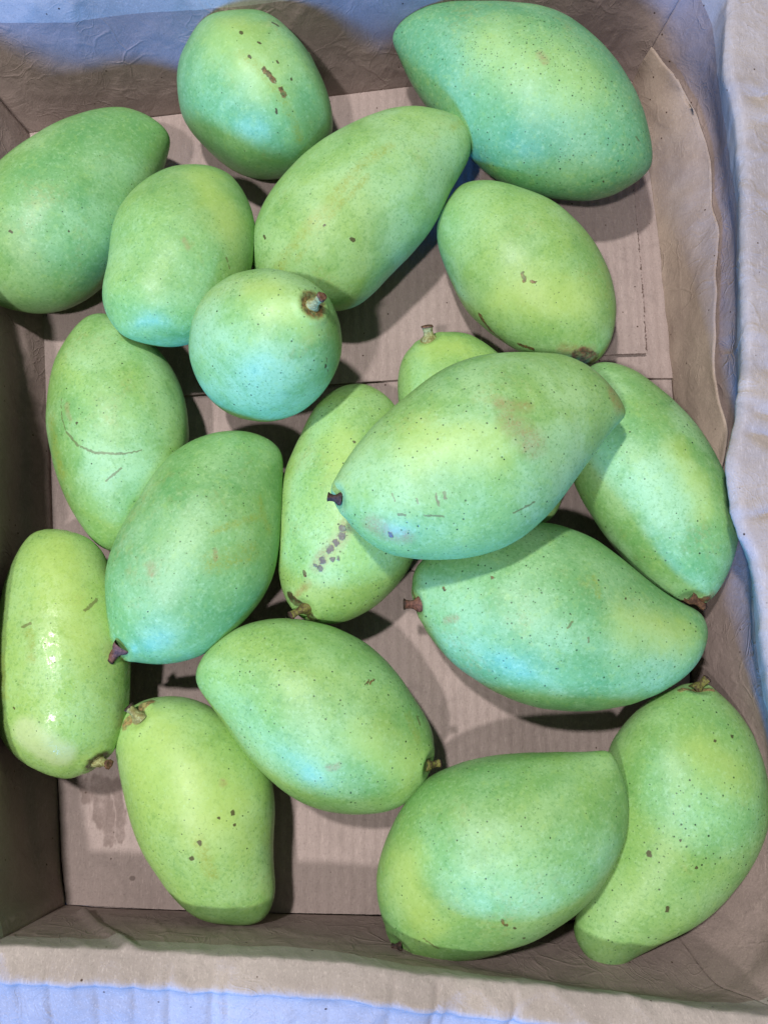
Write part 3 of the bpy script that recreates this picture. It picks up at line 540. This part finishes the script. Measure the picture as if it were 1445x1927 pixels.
# ---------------------------------------------------------------- cardboard
def card_material(name, ca, cb, wrinkle=1., flute=None, stain=False):
    mat = bpy.data.materials.new(name); mat.use_nodes = True; t = NT(mat.node_tree); bs = mat.node_tree.nodes['Principled BSDF']
    P = t.n('ShaderNodeTexCoord').outputs['Object']
    c = t.mix(t.ramp(t.noise(P, 14, 4, .6, .6).outputs[0], .35, .68), srgb(*ca), srgb(*cb))
    c = t.mix(t.ramp(t.noise(P, 900, 3, .7).outputs[0], .50, .74, 0, .38), c, srgb(*[v*.66 for v in ca]))
    c = t.mix(t.ramp(t.noise(t.vm('MULTIPLY', P, (1, .18, 1)), 1100, 2, .7).outputs[0], .52, .74, 0, .3), c, srgb(*[min(v*1.22, 235) for v in ca]))
    c = t.mix(t.ramp(t.noise(P, 45, 5, .65, .8).outputs[0], .54, .74, 0, .35), c, srgb(*[v*.78 for v in cb]))
    # flecks
    v = t.vor(P, 130); sc = t.n('ShaderNodeSeparateColor'); t.put(sc.inputs[0], v.outputs['Color'])
    c = t.mix(t.math('MULTIPLY', t.ramp(v.outputs['Distance'], .05, .10, 1, 0), t.math('LESS_THAN', sc.outputs[0], .3)), c, srgb(66, 48, 38))
    if stain:
        wv = t.n('ShaderNodeTexNoise'); t.put(wv.inputs['Vector'], t.vm('MULTIPLY', P, (1, .35, 1))); wv.inputs['Scale'].default_value = 260; wv.inputs['Detail'].default_value = 3
        Pw = t.vm('ADD', P, t.vm('SCALE', t.vm('SUBTRACT', wv.outputs['Color'], (.5, .5, .5)), scale=.010))
        fp = t.vm('MULTIPLY', Pw, (1, 1, 0)); D = None
        for (a, b), r in DATA['floor']['stain']:
            r = r*.5/1565; d = capmask(t, fp, (a[0], a[1], 0), (b[0], b[1], 0), r); D = d if D is None else t.math('MINIMUM', D, d)
        c = t.mix(t.math('MULTIPLY', t.ramp(D, .55, 1.2, 1, 0), t.ramp(t.noise(P, 110, 4, .7).outputs[0], .3, .6, .3, .62)), c, srgb(92, 74, 68))
        D = None; pf = DATA['floor']['perf_shade']; gp = t.vm('ADD', t.vm('MULTIPLY', P, (1, 1, 0)), t.vm('SCALE', t.vm('SUBTRACT', t.noise(P, 700, 3).outputs['Color'], (.5, .5, .5)), scale=.0016))
        for a, b in zip(pf[:-1], pf[1:]):
            d = capmask(t, t.vm('MULTIPLY', gp, (1, 1, 0)), (a[0], a[1], 0), (b[0], b[1], 0), .0006); D = d if D is None else t.math('MINIMUM', D, d)
        c = t.mix(t.math('MULTIPLY', t.ramp(D, .6, 1.3, .8, 0), t.ramp(t.noise(P, 420, 3).outputs[0], .42, .54)), c, srgb(74, 56, 48))  # broken dark line painted along the flap edge for the shade in its slits
        a = DATA['floor']['dot']; d = capmask(t, t.vm('MULTIPLY', P, (1, 1, 0)), (a[0], a[1], 0), (a[0]+.0005, a[1], 0), .0014)
        c = t.mix(t.ramp(d, .7, 1.2, .6, 0), c, srgb(80, 66, 60))
    t.put(bs.inputs['Base Color'], c); bs.inputs['Roughness'].default_value = .66; bs.inputs['Specular IOR Level'].default_value = .25
    # wrinkles: distorted cell borders, and fibre
    wd = t.n('ShaderNodeTexNoise'); t.put(wd.inputs['Vector'], P); wd.inputs['Scale'].default_value = 25
    Pd = t.vm('ADD', P, t.vm('SCALE', t.vm('SUBTRACT', wd.outputs['Color'], (.5, .5, .5)), scale=.05))
    ed = t.vor(Pd, 42, 'DISTANCE_TO_EDGE').outputs['Distance']
    cre = t.math('MULTIPLY', t.ramp(ed, 0, .07, 1, 0), t.ramp(t.noise(P, 20, 2).outputs[0], .45, .62))
    h = t.math('ADD', t.math('MULTIPLY', cre, .38*wrinkle), t.math('MULTIPLY', t.noise(P, 60, 5, .6, 1.2).outputs[0], 1.3*wrinkle))
    ed2 = t.vor(t.vm('MULTIPLY', t.vm('ADD', P, t.vm('SCALE', t.vm('SUBTRACT', wd.outputs['Color'], (.5, .5, .5)), scale=.09)), (1.6, .6, 1)), 85, 'DISTANCE_TO_EDGE').outputs['Distance']
    h = t.math('ADD', h, t.math('MULTIPLY', t.math('MULTIPLY', t.ramp(ed2, 0, .10, 1, 0), t.ramp(t.noise(P, 34, 3).outputs[0], .47, .62)), .22*wrinkle))
    h = t.math('ADD', h, t.math('MULTIPLY', t.noise(P, 900, 3, .7).outputs[0], .16))
    if flute:
        wv = t.n('ShaderNodeTexWave'); wv.bands_direction = flute; t.put(wv.inputs['Vector'], P); wv.inputs['Scale'].default_value = 48; wv.inputs['Distortion'].default_value = 1.5; wv.inputs['Detail Scale'].default_value = 6
        h = t.math('ADD', h, t.math('MULTIPLY', wv.outputs['Fac'], .4))
    t.put(bs.inputs['Normal'], t.bump(h, .0011, .7))
    return mat
KIN = card_material('kraft_paper_inner', (146, 129, 124), (134, 118, 114), 1.)
KFL = card_material('kraft_paper_floor', (160, 143, 139), (146, 130, 126), .25, 'X', True)
KFL2 = card_material('kraft_paper_liner', (164, 146, 134), (148, 130, 120), .7)
KRIM = card_material('kraft_paper_rim', (170, 160, 155), (152, 142, 138), .5)
box = bpy.data.objects.new('cardboard_box', None); COL.objects.link(box); box.location = (0, 0, -.004)
box['label'] = 'open brown cardboard box with crumpled inner walls and rolled rims holding the mangoes'; box['category'] = 'box'
def boxpart(o):
    o.parent = box; o.matrix_parent_inverse = Matrix.Translation(box.location).inverted(); return o
def cr_curve(pts, n, pre=None, post=None):
    pts = np.array(pts, float); d = np.r_[0, np.cumsum(np.linalg.norm(np.diff(pts, axis=0), axis=1)**.5)]; d /= d[-1]
    P = np.vstack([2*pts[0]-pts[1] if pre is None else pre, pts, 2*pts[-1]-pts[-2] if post is None else post]); out = []
    for s in np.linspace(0, 1, n):
        i = min(np.searchsorted(d, s, side='right')-1, len(pts)-2); u = (s-d[i])/(d[i+1]-d[i]); p0, p1, p2, p3 = P[i:i+4]
        out.append(.5*(2*p1+(p2-p0)*u+(2*p0-5*p1+4*p2-p3)*u*u+(-p0+3*p1-3*p2+p3)*u**3))
    return np.array(out)
def lin_curve(pts, t):  # pts (k,3) over knots -> smooth sample
    return cr_curve(pts, t)
CREASE = [(np.array(pl), h, wd) for pl, h, wd in DATA['creases']]
def crease_disp(p):
    d = 0.
    for pl, h, wd in CREASE:
        a = pl[:-1]; b = pl[1:]; ba = b-a; tt = np.clip(((p-a)*ba).sum(1)/(ba*ba).sum(1), 0, 1)
        q = np.linalg.norm(p-a-ba*tt[:, None], axis=1).min()
        if q < 4*wd: d += h*math.exp(-(q/wd)**2)
    return d
def ridged(p, s): return 1-abs(noise.noise(p*s))*2
CEN = np.array([.03, .06])
def wall(key, NS, NR, dents):
    st = DATA['walls'][key]
    W_ = DATA['walls']; pre = {'right': W_['back'][-2], 'front': W_['right'][-2]}.get(key); post = {'back': W_['right'][1], 'right': W_['front'][1]}.get(key)
    fl, md, rm = [cr_curve([s[q] for s in st], NS, np.array(pre[q]) if pre else None, np.array(post[q]) if post else None) for q in range(3)]
    tan = np.gradient(rm, axis=0)[:, :2]; nrm = np.stack([tan[:, 1], -tan[:, 0]], -1); nrm /= np.linalg.norm(nrm, axis=1, keepdims=True)
    mid_i = NS//2
    if ((rm[mid_i, :2]-CEN)*nrm[mid_i]).sum() < 0: nrm = -nrm
    V = []
    for i in range(NS):
        n = np.array([*nrm[i], 0]); s = i/(NS-1); r = rm[i]
        arc = i*np.linalg.norm(rm[-1]-rm[0])/(NS-1)
        nz = noise.noise(Vector((arc*22, 7.1*len(key), 0)))*.0009+noise.noise(Vector((arc*160, 3.1*len(key), 0)))*.0005
        ef = min(1, i/10, (NS-1-i)/10)
        r = r+n*nz*ef
        dn = 0.
        for c, wdt, dep in dents: dn += dep*math.exp(-abs(arc-c)/wdt)
        up = np.array([0, 0, 1.])
        low = [fl[i], fl[i]*.45+md[i]*.55, md[i], md[i]*.5+r*.5, r-up*.002]
        if key == 'front': top = [r+n*.0015+up*.0006, r+n*.0060+up*(.0028-dn*.4), r+n*.0122+up*(.0052-dn*.6), r+n*.0145+up*(.0042-dn), r+n*.0175-up*(.001+dn), r+n*.036-up*(.013+dn), r+n*.060-up*(.032+dn), r+n*.066-up*.082]
        elif key == 'right': top = [r+n*.0006+up*.0022, r+n*.0030+up*.0040, r+n*.0080+up*(.0042-dn*.4), r+n*.0165+up*(.0038-dn), r+n*.030+up*(.002-dn), r+n*.045-up*(.006+dn), r+n*.055-up*.03, r+n*.060-up*.08]
        else: top = [r+n*.0022+up*.0030, r+n*.006+up*(.0052-dn*.5), r+n*.0115+up*(.0042-dn), r+n*.0165+up*(.0005-dn), r+n*.028-up*(.011+dn), r+n*.048-up*(.034+dn), r+n*.058-up*.075]
        prof = cr_curve(low+top, NR)
        V.extend(prof)
    V = np.array(V).reshape(NS, NR, 3)
    du = np.gradient(V, axis=0); dv = np.gradient(V, axis=1); N = np.cross(du, dv); N /= np.linalg.norm(N, axis=-1, keepdims=True)+1e-9
    mi = N[NS//2, NR//4]; inward = np.array([*(-nrm[NS//2]), .1])
    if mi@inward < 0: N = -N
    out = []
    for i in range(NS):
        ea = i/6 if key in ('back', 'left') else 1; eb = (NS-1-i)/6 if key in ('front', 'left') else 1
        edge = min(1, ea, eb)
        for j in range(NR):
            p = Vector(V[i, j]); k = min(1, j/6)*edge
            ez = 1.0 if p.z > .086 else .7
            d = .0004*noise.noise(p*24)+.0009*max(0, ridged(p+Vector((.3, 0, 0)), 30)-.72)*3*ez+.0003*noise.noise(p*85)+.0005*max(0, ridged(p, 75)-.7)*2
            if p.z < .09: d += crease_disp(V[i, j])
            out.append(V[i, j]+N[i, j]*d*k)
    F = [(i*NR+j, (i+1)*NR+j, (i+1)*NR+j+1, i*NR+j+1) for i in range(NS-1) for j in range(NR-1)]
    nin = int(NR*4.1/(len(low+top)-1))
    me_o = mesh_obj({'back': 'back_wall', 'front': 'front_wall'}.get(key, 'side_wall'), out, F, KIN)
    me_o.data.materials.append(KRIM)
    for pi, pl in enumerate(me_o.data.polygons):
        if (pi % (NR-1)) >= nin: pl.material_index = 1
    md_ = me_o.modifiers.new('thickness', 'SOLIDIFY'); md_.thickness = .0022; md_.offset = -1 if N is not None else 1
    boxpart(me_o)
    if key == 'right':  # loose paper liner bulging over the back right corner
        lo = []; NI = int(NS*.62); NJ = 26; jm = NR*2/11
        for i in range(NI):
            s = i/(NI-1); lift = .0030+.0050*math.exp(-((s-.12)/.16)**2)
            for j in range(NJ):
                q = j/(NJ-1); jj = q*jm*(1+.05*noise.noise(Vector((i*.09, 0, 4))))*(1-.5*max(0, s-.8)/.2); j0 = int(jj); fr = jj-j0
                b = V[i, j0]*(1-fr)+V[i, j0+1]*fr; nn = N[i, j0]; p = Vector(b)
                lo.append(b+nn*(.0008+lift*math.sin(q*math.pi*.62)**1.2+.0010*noise.noise(p*60)+.0006*ridged(p, 45)))
        LF = [(i*NJ+j, (i+1)*NJ+j, (i+1)*NJ+j+1, i*NJ+j+1) for i in range(NI-1) for j in range(NJ-1)]
        lp = mesh_obj('corner_liner', lo, LF, KFL2); md2 = lp.modifiers.new('thickness', 'SOLIDIFY'); md2.thickness = .0012; md2.offset = 0
        boxpart(lp)
    return me_o
random.seed(3)
def rd(L, n, a=.0007, b=.002): return [(random.uniform(0, L), random.uniform(.0008, .003), random.uniform(a, b*1.15)) for _ in range(n)]
wall('back', 190, 64, rd(.45, 8))
wall('right', 260, 64, rd(.6, 9)+[(.115, .004, .003), (.26, .004, .003), (.295, .003, .0035)])
wall('front', 260, 64, rd(.5, 34, .0006, .0022))
wall('left', 190, 64, rd(.55, 10))
# ---------------------------------------------------------------- bottom panels
def subdiv_poly(pts, step=.006, rough=None):
    out = []
    n = len(pts)
    for i in range(n):
        a = np.array(pts[i]); b = np.array(pts[(i+1) % n]); k = max(1, int(np.linalg.norm(b-a)/step))
        for q in range(k):
            p = a+(b-a)*q/k; out.append(p)
    return out
def panel(name, pts, th, mat, z0=None, rough=None, ragged=(), seed=0):
    P = subdiv_poly(pts, .0015)
    out = []
    for p in P:
        j = .00025
        for (lo, hi, amp) in ragged:
            if lo[0] <= p[0] <= hi[0] and lo[1] <= p[1] <= hi[1]: j = amp
        out.append((p[0]+j*noise.noise(Vector((p[0]*700, p[1]*700, seed))), p[1]+j*.5*noise.noise(Vector((p[0]*400, p[1]*400, seed+5))), p[2]))
    n = len(out); V = out+[(x, y, z-th) for x, y, z in out]
    F = [tuple(range(n))]+[(i, i+n, (i+1) % n+n, (i+1) % n) for i in range(n)]
    o = mesh_obj(name, V, F, mat, smooth=False)
    return boxpart(o)
fl = []
for k in ('back', 'right', 'front', 'left'): fl += [s[0] for s in DATA['walls'][k][:-1]]
ctr = np.mean(np.array(fl), 0)
base = [tuple(ctr+(np.array(p)-ctr)*1.03-np.array([0, 0, .0005])) for p in fl]
panel('bottom_panel', base, .003, KFL, seed=1)
Fd = DATA['floor']
panel('bottom_flap', Fd['B'], .0019, KFL, seed=2)
Ax = max(p[0] for p in Fd['A'])
panel('bottom_flap', Fd['A'], .0019, KFL, ragged=[((Ax-.022, -1), (Ax+.01, 1), .0011)], seed=3)
panel('bottom_flap', Fd['Cc'], .0019, KFL, seed=4)
# ---------------------------------------------------------------- the table under the box
tm = card_material('table_top', (150, 150, 150), (136, 136, 138), .1)
V = [(-1, -1, -.005), (1, -1, -.005), (1, 1, -.005), (-1, 1, -.005), (-1, -1, -.03), (1, -1, -.03), (1, 1, -.03), (-1, 1, -.03)]
o = mesh_obj('ground', V, [(0, 1, 2, 3), (7, 6, 5, 4), (0, 4, 5, 1), (1, 5, 6, 2), (2, 6, 7, 3), (3, 7, 4, 0)], tm, smooth=False); o['kind'] = 'structure'
